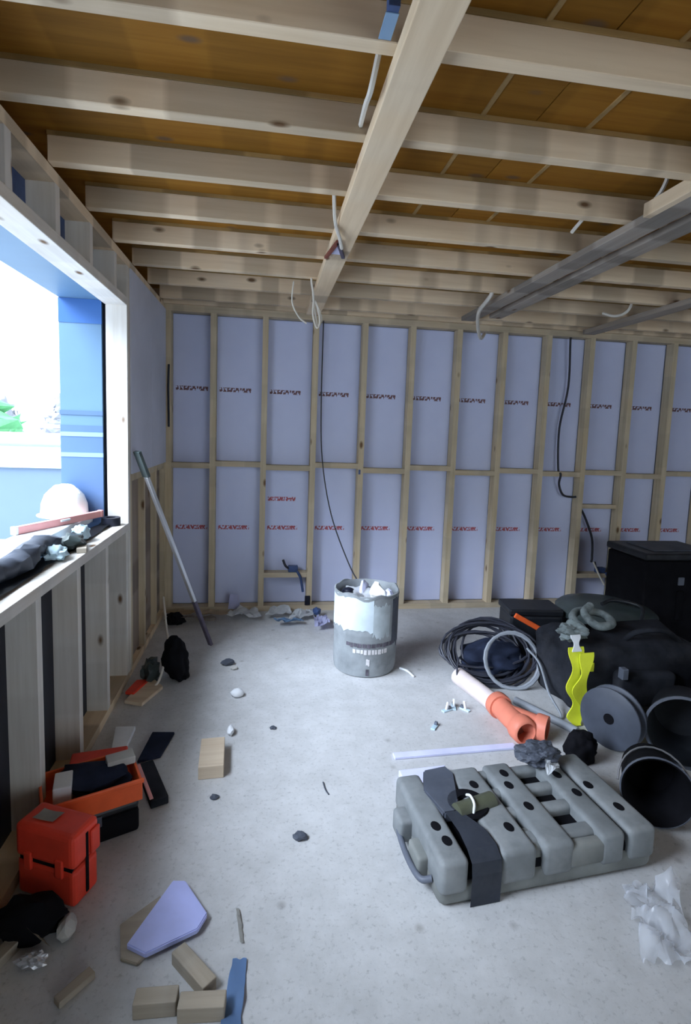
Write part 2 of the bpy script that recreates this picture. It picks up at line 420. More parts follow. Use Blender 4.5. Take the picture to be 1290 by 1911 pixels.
# ---- outside
obj('ground', bx((-40, -30, -.5), (XO-.02, 60, -.3)), 'paving', kind='structure')
gw = thing('garden_wall', 'low pale blue rendered garden wall with white coping outside the window', 'wall')
obj('rendered_face', bx((-14, 4.2, -.3), (.5, 4.4, .79)), 'render', gw)
obj('coping', bx((-14, 4.15, .79), (.5, 4.45, .93), .01), 'coping', gw)
gw = thing('white_fence', 'long white boundary fence seen beyond the blue garden wall', 'fence')
obj('fence_panel', bx((-22, 7.0, -.3), (.5, 7.05, 1.18)), 'coping', gw)
obj('fence_rail', bx((-22, 6.93, 1.18), (.5, 7.1, 1.24), .01), 'coping', gw)
obj('fence_rail', bx((-22, 6.93, .98), (.5, 6.99, 1.03), .01), 'bluetape', gw)
def tree(name, label, loc, rad, h, mat, seed):
    t = thing(name, label, 'tree', loc)
    bm = bmesh.new(); tube(bm, [(0, 0, 0), (.05, 0, h*.3), (0, .05, h*.7)], [.12, .1, .04], 8); obj('trunk', bm, 'bark', t, True)
    bm = bmesh.new(); r2 = random.Random(seed)
    for i in range(160):
        a = r2.uniform(0, 6.283); q = r2.random()**.6; zz = .12+.88*q*r2.random()**.3
        rr = rad*(1-.86*zz)*math.sqrt(r2.random())
        c = Vector((rr*math.cos(a), rr*math.sin(a), h*zz)); s = .20*rad*(.6+.6*r2.random())
        d = [Vector((r2.uniform(-1, 1), r2.uniform(-1, 1), r2.uniform(-1, 1)))*s for _ in range(3)]
        bm.faces.new([bm.verts.new(c+x) for x in d])
        bm.faces.new([bm.verts.new(c-x*.8) for x in d])
    for i in range(9):
        zz = i/8; c0 = blob((0, 0, h*(.14+.78*zz)), (rad*(1.05-.85*zz), rad*(1.05-.85*zz), h*.16), .3, 2, seed+i, 2)
        me0 = bpy.data.meshes.new('tmp'); c0.to_mesh(me0); c0.free(); bm.from_mesh(me0); bpy.data.meshes.remove(me0)
    obj('crown', bm, mat, t)
tree('conifer', 'pale green conical tree at the left edge of the window view', (-10.9, 16.5, -.3), 3.4, 4.2, 'leaf', 3)
tree('shrub', 'small grey bush on the skyline beside the green tree', (-12.2, 24.5, -.3), 1.3, 2.7, 'greybush', 5)
tree('shrub', 'grey bush half hidden behind the blue window reveal', (-10.6, 27.5, -.3), 1.3, 3.0, 'greybush', 8)

# ================================================================ THINGS ON THE WINDOW SILL
ZS = Z0 + .001
t = thing('hard_hat', 'white hard hat resting on the window sill', 'helmet', (-.315, -1.225, ZS+.053), R(-35))
t.scale = (.88, .88, .95)
bm = bmesh.new(); lathe(bm, [(.128, 0), (.130, .02), (.126, .07), (.108, .12), (.075, .155), (.035, .172), (0, .176)], 32)
for v in bm.verts: v.co.x *= 1.12
shell = obj('shell', bm, 'whiteplastic', t, True)
bm = bmesh.new(); lathe(bm, [(.120, .004), (.132, .012), (.152, .004), (.150, 0), (.120, 0)], 32)
for v in bm.verts:
    v.co.x *= 1.12
    if v.co.x > .1: v.co.x += (v.co.x-.1)*.8
obj('brim', bm, 'whiteplastic', t, True)
for s in (-1, 0, 1):
    bm = bmesh.new(); tube(bm, smooth_path([(-.10, s*.03, .128), (-.05, s*.03, .165), (0, s*.03, .178-.004*abs(s)), (.05, s*.03, .165), (.10, s*.03, .128)], 4), .008, 6); obj('ridge', bm, 'whiteplastic', shell, True)
t = thing('foam_pack', 'white foam pack lying on the sill under the red level', 'packaging', (-.265, -1.66, ZS))
obj('slab', bx((-.085, -.56, 0), (.075, .54, .05), .012), 'white', t)
t = thing('spirit_level', 'faded red spirit level lying along the window sill', 'level', (-.23, -1.51, ZS+.051), R(-24))
obj('body', bx((-.012, -.27, 0), (.012, .27, .036), .003), 'pink', t)
obj('end_cap', bx((-.015, -.285, -.0), (.015, -.265, .038), .004), 'white', t); obj('end_cap', bx((-.015, .265, 0), (.015, .285, .038), .004), 'pink', t)
bm = bmesh.new(); tube(bm, [(.013, -.02, .024), (.013, .04, .024)], .006, 8); obj('vial', bm, 'white', t, True)
# black membrane roll along the sill
bm = bmesh.new(); pts = []; rr = []
for k in range(26):
    y = -3.75 + k*.073; pts.append((-.128 + .012*math.sin(k*1.3), y, ZS+.046+.008*math.sin(k*.9)))
    rr.append(.042+.010*noise.noise(Vector((k*.7, 0, 3))))
tube(bm, smooth_path(pts, 2), [rr[min(i//2, 25)] for i in range(51)], 12)
for v in bm.verts: v.co.z = max(v.co.z, ZS+.0005); v.co += Vector((noise.noise(v.co*25), 0, abs(noise.noise(v.co*21))))*.030
tag(obj('membrane_roll', bm, 'slate', None, True), 'dark grey crumpled plastic roll lying along the window sill', 'plastic roll')
bm = sheet([(-.125, -3.6), (-.045, -3.6), (-.06, -1.20), (-.13, -1.2)], 4, 40, .008, 14, 4, .003, ZS+.004)
tag(obj('plastic_sheet', bm, 'black', None, True), 'thin black plastic sheet edge along the timber sill in front of the roll', 'plastic')
tag(obj('work_glove', blob((-.075, -2.02, ZS+.03), (.045, .06, .032), .5, 2.6, 3, 3, ZS), 'palecyan', None, True), 'crumpled pale cyan work glove on the sill beside the dark roll', 'glove')
tag(obj('rag', blob((-.075, -1.83, ZS+.035), (.05, .09, .035), .45, 2.4, 8, 3, ZS), 'darkgreen', None, True), 'dark green crumpled rag on the sill behind the glove', 'cloth')
tag(obj('wrapper', blob((-.09, -1.66, ZS+.04), (.035, .06, .04), .5, 2.4, 11, 3, ZS), 'palecyan', None, True), 'pale blue crumpled wrapper beside the red level on the sill', 'wrapper')
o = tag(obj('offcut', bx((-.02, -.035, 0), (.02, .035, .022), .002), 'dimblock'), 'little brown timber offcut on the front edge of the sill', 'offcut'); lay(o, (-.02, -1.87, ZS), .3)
tag(obj('tape_reel', lathe(bmesh.new(), [(.025, 0), (.05, 0), (.05, .045), (.025, .045), (.025, 0)], 24, Matrix.Translation((-.07, -1.235, ZS))), 'navy', None, True), 'dark tape reel in the far corner of the window sill', 'tape')

# ================================================================ LEANING POLE
A, B = Vector((.43, -.70, .014)), Vector((.048, -1.10, 1.34))
t = thing('straight_edge', 'long aluminium straight edge leaning against the left wall by the corner', 'straight edge', A)
def rod(a, b, wx, wy):
    d = (b-a); q = d.to_track_quat('Z', 'Y'); mm = q.to_matrix().to_4x4(); mm.translation = a-A
    return bx((-wx, -wy, 0), (wx, wy, d.length), .003, 1, None) , mm
for n_, a, b, mt, wx in (('lower_section', 0, .26, 'purplegrey', .017), ('middle_section', .26, .90, 'alu', .016), ('top_section', .90, 1.015, 'darkgreen', .028)):
    bm, mm = rod(A+(B-A)*a, A+(B-A)*b, wx, .011); bmesh.ops.transform(bm, matrix=mm, verts=bm.verts[:]); obj(n_, bm, mt, t)

# ================================================================ TUB WITH RUBBLE
t = thing('rubble_tub', 'tall dusty grey cylindrical tub of rubble in the middle of the floor', 'tub', (1.445, -1.05, 0))
RT = .205
bm = lathe(bmesh.new(), [(0, 0), (.185, 0), (.197, .006), (RT-.003, .03), (RT, .10), (RT, .26), (RT+.003, .27), (RT, .28), (RT+.001, .50), (RT+.004, .515), (RT-.004, .518), (RT-.012, .50), (RT-.012, .40), (0, .40)], 48)
obj('body', bm, 'drum', t, True)
bm = lathe(bmesh.new(), [(RT-.002, .495), (RT+.004, .497), (RT+.005, .514), (RT-.004, .517), (RT-.005, .498)], 48)
for v in bm.verts:
    a = math.atan2(v.co.y, v.co.x); v.co.z += .03*noise.noise(Vector((math.cos(a)*2, math.sin(a)*2, 2)))
obj('rim', bm, 'drum', t, True)
def wrap(name, mat, a0, a1, z0, z1, wob=0, r=RT+.0015, seed=0, n=40, th=.0015):
    bm = bmesh.new(); g = []
    for i in range(n+1):
        a = R(a0+(a1-a0)*i/n); k = wob*noise.noise(Vector((i*.45, seed, 0)))
        g.append([bm.verts.new((rr*math.cos(a), rr*math.sin(a), z+(k if z == z0 else k*.6))) for z, rr in ((z0, r), (z1, r), (z1, r+th), (z0, r+th))])
    for p, q in zip(g, g[1:]):
        for k in range(4): bm.faces.new((p[k], q[k], q[(k+1) % 4], p[(k+1) % 4]))
    bm.faces.new(g[0]); bm.faces.new(g[-1][::-1]); bmesh.ops.recalc_face_normals(bm, faces=bm.faces[:])
    return obj(name, bm, mat, t, True)
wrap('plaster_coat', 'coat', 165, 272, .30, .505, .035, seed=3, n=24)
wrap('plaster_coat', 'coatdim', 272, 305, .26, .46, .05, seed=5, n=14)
wrap('dark_strip', 'slate', 312, 345, .20, .49, .05, seed=8, n=14)  # ragged darker strip down the right of the tub
r9 = random.Random(6)
a = 225.0
while a < 318:                      # illegible worn lettering: an upper dark line, a lower pale one
    wd = r9.uniform(3, 8); wrap('print_mark', 'drumdark', a, a+wd, .198+r9.uniform(-.004, .004), .222, 0, n=4); a += wd + r9.uniform(.8, 2)
a = 238.0
while a < 300:
    wd = r9.uniform(3, 7); wrap('print_mark', 'drumpale', a, a+wd, .158+r9.uniform(-.004, .004), .184, 0, n=4); a += wd + r9.uniform(.8, 2)
wrap('print_mark', 'drumpale', 262, 268, .085, .125, .01, n=4)
wrap('print_mark', 'drumdark', 262, 267, .02, .06, .0, n=4)
TX, TY = 1.445, -1.05
tag(obj('foil_sheet', sheet([(TX-.16, TY-.10, .42), (TX+.02, TY-.17, .42), (TX+.06, TY+.12, .47), (TX-.12, TY+.13, .47)], 12, 12, .018, 12, 3, .003, .01), 'white', None, True), 'pale foil sheet lying in the grey rubble tub on its left side', 'sheet')
for i, (dx, dy, dz, sz, rz, mt, lb) in enumerate((
    (.07, -.02, .42, (.05, .10, .13), .5, 'white', 'white foam chunk sticking out of the tub, tallest one'),
    (.12, -.07, .40, (.04, .06, .12), 1.2, 'lavender', 'lavender foam chunk at the right rim of the tub'),
    (.03, -.11, .40, (.05, .05, .10), .2, 'paper', 'grey plaster lump at the front rim of the tub'),
    (.0, .09, .42, (.03, .09, .12), -.5, 'lavender', 'lavender foam strip standing at the back of the tub'))):
    o = tag(obj('foam_offcut', blob((0, 0, sz[2]/2), (sz[0]*.85, sz[1]*.85, sz[2]*.75), .35, 2, i+1, 2), mt), lb, 'offcut', None); lay(o, (TX+dx, TY+dy, dz-.02), rz)
tag(obj('rag', blob((TX-.135, TY-.06, .515), (.04, .03, .022), .4, 2, 5, 2), 'navy', None, True), 'small black rag hanging on the left rim of the tub', 'cloth')

# ================================================================ THE BIG GREY CASE
t = thing('equipment_case', 'large dusty grey ribbed plastic case lying flat with a dark band round it', 'case', (1.36, -2.845, 0), R(5.5))
L, Wd, Hc = .83, .44, .165
def rbox(a, b, bev, seg=4): return bx(a, b, bev, seg)
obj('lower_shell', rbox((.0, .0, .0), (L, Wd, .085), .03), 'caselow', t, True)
core = obj('core_deck', rbox((.01, .012, .06), (L-.01, Wd-.012, .118), .02), 'blackflat', t, True)
# raised rounded ribs running front to back
for (x0, x1, mt) in ((.0, .10, 'case'), (.215, .35, 'case'), (.375, .495, 'case'), (.60, .70, 'case'), (.715, .83, 'case')):
    obj('rib', rbox((x0, -.006, .045), (x1, Wd+.004, Hc), .020), mt, t, True)
# cross bars that bridge the ribs and leave slots open
for (y0, y1) in ((.035, .095), (.165, .215), (.275, .32), (.385, .43)):
    obj('cross_bar', rbox((.30, y0, .08), (.66, y1, .152), .016), 'case', core, True)
for (x0, x1, y0, y1) in ((.30, .44, .02, .12), (.46, .66, .0, .04)):
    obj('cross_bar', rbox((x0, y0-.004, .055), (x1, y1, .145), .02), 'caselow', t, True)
# dark oval moulded sockets on the ribs
for (x, y) in ((.058, .085), (.048, .155), (.30, .10), (.29, .23), (.285, .33), (.43, .18), (.42, .30), (.44, .37), (.765, .11), (.735, .24), (.66, .21), (.65, .32), (.64, .37)):
    bm = lathe(bmesh.new(), [(0, 0), (.015, 0), (.017, .004), (.011, .006), (0, .003)], 14, Matrix.Translation((x, y, Hc-.003)) @ Matrix.Scale(1.35, 4, (0, 1, 0)))
    obj('socket', bm, 'blackflat', t, True)
# dark band wrapped round front and over the top
bm = bmesh.new()
pr = [(-.012, .002), (-.013, .11), (-.006, .150), (.03, .172), (.10, .176), (.20, .174)]
def wid(i): return (.105, .212) if i < 4 else ((.11, .205) if i == 4 else (.105, .16))
rows = []
for i, (y, z) in enumerate(pr):
    a, b = wid(i); rows.append([bm.verts.new((a, y, z)), bm.verts.new((b, y, z))])
for p, q in zip(rows, rows[1:]): bm.faces.new((p[0], p[1], q[1], q[0]))
bmesh.ops.solidify(bm, geom=bm.faces[:], thickness=.008); bmesh.ops.recalc_face_normals(bm, faces=bm.faces[:])
obj('band', bm, 'slate', t)
obj('band', prism([(.10, .20), (.165, .20), (.235, .40), (.22, .455), (.12, .445), (.075, .33)], .13, .172, .006), 'slate', t, label='slate grey wide end of the band at the back of the case')
# recessed drum with an olive roller in the band
bm = lathe(bmesh.new(), [(.04, 0), (.075, 0), (.078, .006), (.074, .012), (.04, .012), (.04, 0)], 28, Matrix.Translation((.21, .235, .160)))
obj('roller_ring', bm, 'blackflat', t, True)
bm = bmesh.new(); tube(bm, [(.15, .20, .165), (.31, .235, .165)], [.032, .032], 16); obj('roller', bm, 'olive', t, True)
bm = bmesh.new(); tube(bm, smooth_path([(.205, .18, .17), (.212, .19, .198), (.215, .225, .203), (.212, .25, .19)], 4), .005, 6); obj('roller_clip', bm, 'white', t, True)
# side latch and handle at the left end
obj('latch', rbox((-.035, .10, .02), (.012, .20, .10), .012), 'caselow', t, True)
obj('latch', rbox((-.045, .25, .03), (.012, .34, .115), .014), 'case', t, True)
bm = bmesh.new(); tube(bm, smooth_path([(.0, .06, .06), (-.035, .08, .05), (-.045, .17, .05), (-.035, .29, .06), (.0, .32, .08)], 5), .011, 8); obj('handle', bm, 'greyblue', t, True)
for (x, y) in ((.07, .06), (L-.07, .06), (.07, Wd-.06), (L-.07, Wd-.06)): pass
tag(obj('rag', blob((1.93, -2.385, .212), (.09, .055, .045), .35, 2.2, 4, 4, .170), 'slate', None, False), 'dark grey folded cloth lying on the far edge of the grey case', 'cloth')
tag(obj('crumpled_paper', sheet([(1.91, -2.50, .168), (1.99, -2.47, .168), (2.02, -2.36, .18), (1.95, -2.40, .21)], 7, 7, .014, 16, 2, .002, .012), 'white', None, False), 'torn white paper lying on the ribs at the far edge of the grey case', 'paper')

# clear plastic film by the case
tag(obj('plastic_film', sheet([(1.90, -3.09), (2.05, -3.11), (2.20, -2.86), (2.02, -2.825)], 22, 26, .035, 9, 6, .0015, .004), 'film', None, True), 'crumpled clear plastic film on the floor in front of the grey case', 'film')

# ================================================================ PIPES AND STRIP
t = thing('pipe_junction', 'terracotta plastic Y pipe junction lying between the cable coil and the grey case', 'pipe fitting', (2.075, -1.86, .062), math.atan2(-.25, .02))
# local +x runs towards the camera
bm = bmesh.new(); tube(bm, [(-.13, 0, 0), (.10, 0, 0)], .055, 24, False); tube(bm, [(-.125, 0, 0), (.10, 0, 0)], .048, 24, False); barrel = obj('main_barrel', bm, 'pipe', t, True)
bm = lathe(bmesh.new(), [(.05, 0), (.066, 0), (.068, .01), (.066, .06), (.055, .07), (.05, .07), (.05, 0)], 28, align((1, 0, 0), (.08, 0, 0))); obj('socket', bm, 'pipe', barrel, True)
bm = lathe(bmesh.new(), [(.05, 0), (.066, 0), (.068, .01), (.066, .05), (.055, .06), (.05, .06), (.05, 0)], 28, align((-1, 0, 0), (-.10, 0, 0))); obj('socket', bm, 'pipe', barrel, True)
d = Vector((.72, .69, 0)).normalized()
bm = bmesh.new(); tube(bm, [Vector((-.03, 0, 0)), d*.15], .053, 24, False); branch = obj('branch', bm, 'pipe', t, True)
bm = lathe(bmesh.new(), [(.048, 0), (.062, 0), (.065, .01), (.063, .055), (.05, .055), (.048, 0)], 28, align(d, d*.13)); obj('socket', bm, 'pipe', branch, True)
bm = lathe(bmesh.new(), [(0, 0), (.05, 0), (.05, .004), (0, .004)], 24, align((1, 0, 0), (.075, 0, 0))); obj('bore', bm, 'pipein', barrel)
bm = lathe(bmesh.new(), [(0, 0), (.048, 0), (.048, .004), (0, .004)], 24, align(d, d*.145)); obj('bore', bm, 'pipein', branch)
bm = bmesh.new(); tube(bm, [(1.975, -1.36, .051), (2.06, -1.72, .056)], .050, 24)
tag(obj('waste_pipe', bm, 'palepipe', None, True), 'pale pink plastic pipe pushed into the terracotta pipe junction', 'pipe')
bm = bmesh.new(); tube(bm, [(2.22, -1.62, .022), (2.40, -1.95, .022)], .021, 12)
tag(obj('waste_pipe', bm, 'conduit', None, True), 'thin grey pipe on the floor between the junction and the yellow straps', 'pipe')
o = tag(obj('lath', bx((0, -.02, 0), (.62, .02, .012), .002), 'lavender'), 'long bluish lath lying on the floor behind the grey case', 'lath'); lay(o, (1.405, -2.045, .001), R(2.3))
o = tag(obj('foam_board', bx((0, 0, 0), (.22, .10, .03), .004), 'lavender'), 'thin pale foam board on the floor just behind the grey case corner', 'foam board'); lay(o, (1.40, -2.28, .001), R(4))
for i, (x, y, rz, lb) in enumerate(((1.80, -1.66, .4, 'leftmost standing pale plastic clip behind the lath'), (1.85, -1.63, 1.3, 'middle standing pale plastic clip behind the lath'), (1.905, -1.66, 2.2, 'pale plastic clip nearest the terracotta junction'), (1.68, -1.815, .9, 'pale plastic clip lying alone in front of the other clips'))):
    t = thing('cable_clip', lb, 'clip', (x, y, 0), rz)
    obj('base', bx((-.03, -.012, 0), (.03, .012, .008), .002), 'palecyan', t)
    if i < 3: obj('prong', bx((-.012, -.006, .006), (.002, .006, .05), .002, 1, Matrix.Rotation(.25, 4, 'Y')), 'white', t)
    obj('hook', bx((.01, -.008, .006), (.028, .008, .022), .002), 'greyblue', t)

# ================================================================ PILE ON THE RIGHT
t = thing('tool_cabinet', 'tall black plastic box with a lid and grey badge against the far wall', 'cabinet', (3.535, -.92, 0))
cb = obj('body', bx((0, 0, .02), (.62, .45, .65), .02, 3), 'blackflat', t)
cl = obj('lid', bx((-.012, -.015, .655), (.632, .46, .71), .018, 3), 'black', t)
obj('badge', bx((.27, -.006, .47), (.32, .002, .53), .006), 'greyblue', cb)
obj('handle_recess', bx((.265, -.004, .20), (.325, .002, .43), .01), 'blackflat', cb)
obj('lid_panel', bx((.10, .06, .708), (.52, .38, .722), .008), 'slate', cl)
for x in (.08, .54): obj('foot', lathe(bmesh.new(), [(0, 0), (.04, 0), (.045, .03), (0, .03)], 16, Matrix.Translation((x, .08, 0))), 'blackflat', t)
t = thing('plastic_drum', 'low wide black-green plastic drum with a domed lid behind the black holdall', 'drum', (3.18, -1.0, 0))
obj('body', lathe(bmesh.new(), [(0, 0), (.27, 0), (.29, .02), (.30, .15), (.31, .16), (.31, .19), (.30, .2), (.305, .30), (0, .30)], 40), 'black', t, True)
dl = obj('lid', lathe(bmesh.new(), [(.318, .285), (.33, .29), (.332, .325), (.31, .345), (.22, .368), (.10, .378), (0, .38)], 48), 'darkgreen', t, True)
bm = bmesh.new(); tube(bm, smooth_path([(.05, -.30, .34), (.12, -.2, .41), (.0, -.08, .42), (-.1, -.1, .40)], 5), .014, 8); obj('handle', bm, 'black', dl, True)
# soft black holdall
t = thing('holdall', 'big slumped black cloth holdall with yellow straps hanging on its side', 'bag', (2.86, -1.56, 0))
bm = bx((-.40, -.22, 0), (.40, .20, .40), .08, 5)
bmesh.ops.subdivide_edges(bm, edges=bm.edges[:], cuts=2, use_grid_fill=True)
for v in bm.verts:
    p = v.co*1.0; d = .045*noise.noise(p*5) + .03*noise.noise(p*11+Vector((4, 0, 0)))
    v.co += Vector((p.x, p.y, (p.z-.18))).normalized()*d
    v.co.z = max(v.co.z, .001)
obj('body', bm, 'blackcloth', t, True)
bm = bmesh.new(); tube(bm, smooth_path([(-.05, -.12, .38), (-.0, -.18, .46), (.15, -.2, .47), (.3, -.14, .38)], 6), .016, 8); obj('handle', bm, 'blackcloth', t, True)
bm = bx((-.16, -.27, .05), (.2, -.20, .26), .03, 3)
for v in bm.verts: v.co += Vector((0, .02, .015))*noise.noise(v.co*9)
obj('pocket', bm, 'blackcloth', t, True)
obj('buckle', bx((-.335, -.27, .28), (-.31, -.20, .33), .004), 'yellow', t); obj('buckle', bx((-.16, -.30, .24), (-.125, -.26, .30), .004), 'greyblue', t)
def strap(name, label, pts, wdt, th, mat, wdir=(1, .1, 0), cat='strap'):
    bm = bmesh.new(); P = smooth_path(pts, 6); W = Vector(wdir).normalized(); rows = []
    for i, p in enumerate(P):
        k = wdt*(1+.35*math.sin(i*.55+1))
        n = Vector((0, -1, 0))
        rows.append([bm.verts.new(p-W*k), bm.verts.new(p+W*k), bm.verts.new(p+W*k-n*th), bm.verts.new(p-W*k-n*th)])
    for a, b in zip(rows, rows[1:]):
        for k in range(4): bm.faces.new((a[k], a[(k+1) % 4], b[(k+1) % 4], b[k]))
    bm.faces.new(rows[0]); bm.faces.new(rows[-1][::-1]); bmesh.ops.recalc_face_normals(bm, faces=bm.faces[:])
    return tag(obj(name, bm, mat, None, True), label, cat)
strap('safety_strap', 'bright yellow strap hanging down the front of the black holdall, long left one', [(2.435, -1.83, .42), (2.435, -1.85, .315), (2.428, -1.85, .211), (2.452, -1.85, .119), (2.440, -1.86, .05), (2.445, -1.88, .008)], .036, .006, 'yellow')
strap('safety_strap', 'bright yellow strap twisting across to a loop at its foot, right one', [(2.495, -1.84, .39), (2.477, -1.865, .289), (2.448, -1.87, .20), (2.488, -1.87, .10), (2.52, -1.88, .04), (2.53, -1.91, .008)], .033, .006, 'yellow')
strap('buckle_strap', 'short white strap above the yellow straps on the holdall', [(2.445, -1.80, .475), (2.438, -1.825, .44), (2.436, -1.84, .40)], .022, .007, 'white')
tag(obj('work_glove', blob((2.475, -1.72, .465), (.075, .065, .05), .5, 2.0, 6, 4), 'gloveg', None, True), 'dusty grey-green glove lying on top corner of the black holdall', 'glove')
tag(obj('hose', tube(bmesh.new(), smooth_path([(2.60, -1.62, .44), (2.60, -1.52, .47), (2.70, -1.44, .48), (2.82, -1.48, .47), (2.80, -1.60, .455), (2.68, -1.64, .46), (2.66, -1.54, .50), (2.74, -1.47, .52)], 6), .024, 10), 'gloveg', None, True), 'dusty grey-green hose coiled on top of the black holdall', 'hose')
# cable reel: two flanges and a hub
t = thing('cable_reel', 'grey cable reel standing on edge in front of the black holdall', 'cable reel', (2.50, -2.06, .152), 0)
fl_ = [(.018, 0), (.06, 0), (.06, .006), (.145, .004), (.15, .008), (.15, .016), (.145, .02), (.018, .02), (.018, 0)]
ax = Vector((-.88, -.47, .03))
for k, off in enumerate((0, -.06)): obj('flange', lathe(bmesh.new(), fl_, 40, align(ax, ax.normalized()*off)), 'reelgrey', t, True)
obj('hub', lathe(bmesh.new(), [(0, 0), (.09, 0), (.09, .045), (0, .045)], 28, align(ax, ax.normalized()*-.045)), 'cableblack', t, True)
obj('axle_hole', lathe(bmesh.new(), [(0, 0), (.026, 0), (.026, .003), (0, .003)], 18, align(ax, ax.normalized()*.019)), 'blackflat', t)
# black bucket on its side
t = thing('bucket', 'black rubber bucket lying on its side with its open mouth to the camera', 'bucket', (2.345, -2.575, .142), 0)
t.scale = (.82, .82, .82)
ax = Vector((-.46, -.80, .14)).normalized()
obj('body', lathe(bmesh.new(), [(0, -.29), (.115, -.29), (.125, -.28), (.155, 0), (.160, 0), (.165, .004), (.158, .008), (.150, .002), (.118, -.27), (0, -.275)], 40, align(ax, (0, 0, 0))), 'blackflat', t, True)
obj('rim', lathe(bmesh.new(), [(.155, -.008), (.164, -.007), (.166, .004), (.160, .008), (.154, .003), (.155, -.008)], 40, align(ax, (0, 0, 0))), 'slate', t, True)
q = align(ax, (0, 0, 0))
bm = bmesh.new(); tube(bm, [q @ Vector((.168*math.cos(a), .168*math.sin(a)*.9, -.04-.12*abs(math.sin(a)))) for a in [math.pi*k/14 for k in range(15)]], .005, 6); obj('handle', bm, 'steel', t, True)
t = thing('bucket', 'dark bucket on its side behind the open black bucket, at the right edge', 'bucket', (2.755, -2.24, .168), 0)
ax = Vector((-.6, -.78, .06)).normalized()
obj('body', lathe(bmesh.new(), [(0, -.28), (.12, -.28), (.13, -.27), (.16, 0), (.155, 0), (.122, -.26), (0, -.262)], 36, align(ax, (0, 0, 0))), 'black', t, True)
obj('rim', lathe(bmesh.new(), [(.156, -.012), (.170, -.010), (.172, .006), (.160, .01), (.156, -.012)], 36, align(ax, (0, 0, 0))), 'slate', t, True)
bm = blob((3.32, -2.12, .17), (.30, .24, .24), .35, 2.2, 9, 4, .001)
tag(obj('rubbish_sack', bm, 'blackcloth', None, True), 'black rubbish sack slumped beside the holdall at the right edge', 'sack')
bm = blob((2.29, -2.15, .065), (.075, .06, .085), .22, 2, 14, 4, .001)
tag(obj('black_pouch', bm, 'blackflat', None, True), 'small black pouch between the terracotta junction and the cable reel', 'pouch')
# black case with orange stripe
t = thing('tool_box', 'black tool box with an orange lip behind the cable coils', 'tool box', (2.46, -1.03, 0), R(-6))
obj('body', bx((0, 0, 0), (.36, .24, .30), .015), 'black', t)
obj('lid', bx((-.01, -.0, .30), (.37, .25, .345), .012), 'black', t)
bm = bx((0, 0, 0), (.24, .02, .035), .006, 2, Matrix.Translation((.01, -.03, .30)) @ Matrix.Rotation(R(28), 4, 'Y')); obj('front_lip', bm, 'orange', t)
# cable coils and the dark bag they lie on
tag(obj('cable_bag', blob((2.26, -1.22, .09), (.22, .14, .12), .25, 2, 21, 4, .001), 'bluecloth', None, True), 'dark blue-black bag under the loops of black cable', 'bag')
def coil(name, label, c, r, turns, tilt, rz, rad, mat, seed, jit=.02, squash=.8, cat='cable'):
    r2 = random.Random(seed); pts = []; n = 22; mm = Matrix.Translation(c) @ Matrix.Rotation(rz, 4, 'Z') @ Matrix.Rotation(tilt, 4, 'X')
    ph = [r2.uniform(-1, 1) for _ in range(turns+1)]; ph2 = [r2.uniform(-1, 1) for _ in range(turns+1)]
    for k in range(turns*n):
        a = 2*math.pi*k/n; i = k//n; f = (k % n)/n
        j = ph[i]*(1-f)+ph[i+1]*f; j2 = ph2[i]*(1-f)+ph2[i+1]*f
        p = mm @ Vector(((r+jit*j*2)*math.cos(a)+jit*j2, (r*squash+jit*j2*2)*math.sin(a), jit*j+.01*j2)); p.z = max(p.z, rad+.001); pts.append(p)
    bm = bmesh.new(); tube(bm, pts, rad, 6); return tag(obj(name, bm, mat, None, True), label, cat)
coil('cable_coil', 'wide tangled coil of black cable on the floor behind the pale pipe', (2.19, -1.26, .155), .24, 12, R(46), R(-10), .008, 'cableblack', 3, .045, .75)
coil('conduit_coil', 'grey conduit loops standing among the black cable', (2.29, -1.38, .15), .145, 2, R(66), R(-12), .010, 'conduit', 5, .02, .95)
bm = bmesh.new(); tube(bm, smooth_path([(2.10, -1.30, .05), (2.02, -1.32, .13), (1.97, -1.36, .16), (1.95, -1.42, .06), (2.0, -1.48, .012), (2.10, -1.50, .010)], 6), .006, 6)
tag(obj('cable', bm, 'cableblack', None, True), 'loose black cable end looping beside the pale pipe', 'cable')
bm = bmesh.new(); tube(bm, smooth_path([(2.38, -1.42, .24), (2.41, -1.52, .19), (2.40, -1.66, .08), (2.40, -1.80, .012), (2.32, -1.74, .010)], 6), .007, 6)
tag(obj('cable', bm, 'conduit', None, True), 'pale grey cable drooping from the coil towards the yellow straps', 'cable')

# ================================================================ LEFT SIDE ON THE FLOOR
t = thing('drill_case', 'red plastic tool case standing upright under the window, nearest the camera', 'tool case', (.135, -2.62, 0), math.atan2(-.093, .211))
obj('lower_shell', bx((-.112, -.055, 0), (.112, .055, .125), .016, 3), 'red', t)
obj('lid', bx((-.115, -.058, .129), (.115, .058, .245), .018, 3), 'red', t)
obj('hinge', bx((-.10, -.05, .118), (.10, .05, .136)), 'blackflat', t)
obj('side_groove', bx((.112, -.006, .02), (.1165, .006, .225), .002), 'blackflat', t)
obj('side_handle', bx((.114, .01, .14), (.124, .05, .22), .005), 'red', t)
for x in (-.06, .06): obj('latch', bx((x-.014, -.064, .10), (x+.014, -.052, .16), .004), 'red', t)
o = tag(obj('paper_slip', sheet([(-.05, -.025), (.025, -.02), (.03, .025), (-.045, .02)], 5, 4, .003, 20, 1, .001, .001), 'paper'), 'grey paper slip on top of the upright red tool case', 'paper'); lay(o, (.115, -2.615, .247), -.4)
t = thing('tool_case', 'black plastic tool case on the floor carrying the orange crate', 'tool case', (.16, -2.36, 0), R(24))
obj('body', bx((-.16, -.10, 0), (.15, .10, .09), .012), 'blackflat', t); obj('lid', bx((-.16, -.10, .093), (.15, .10, .125), .012), 'black', t)
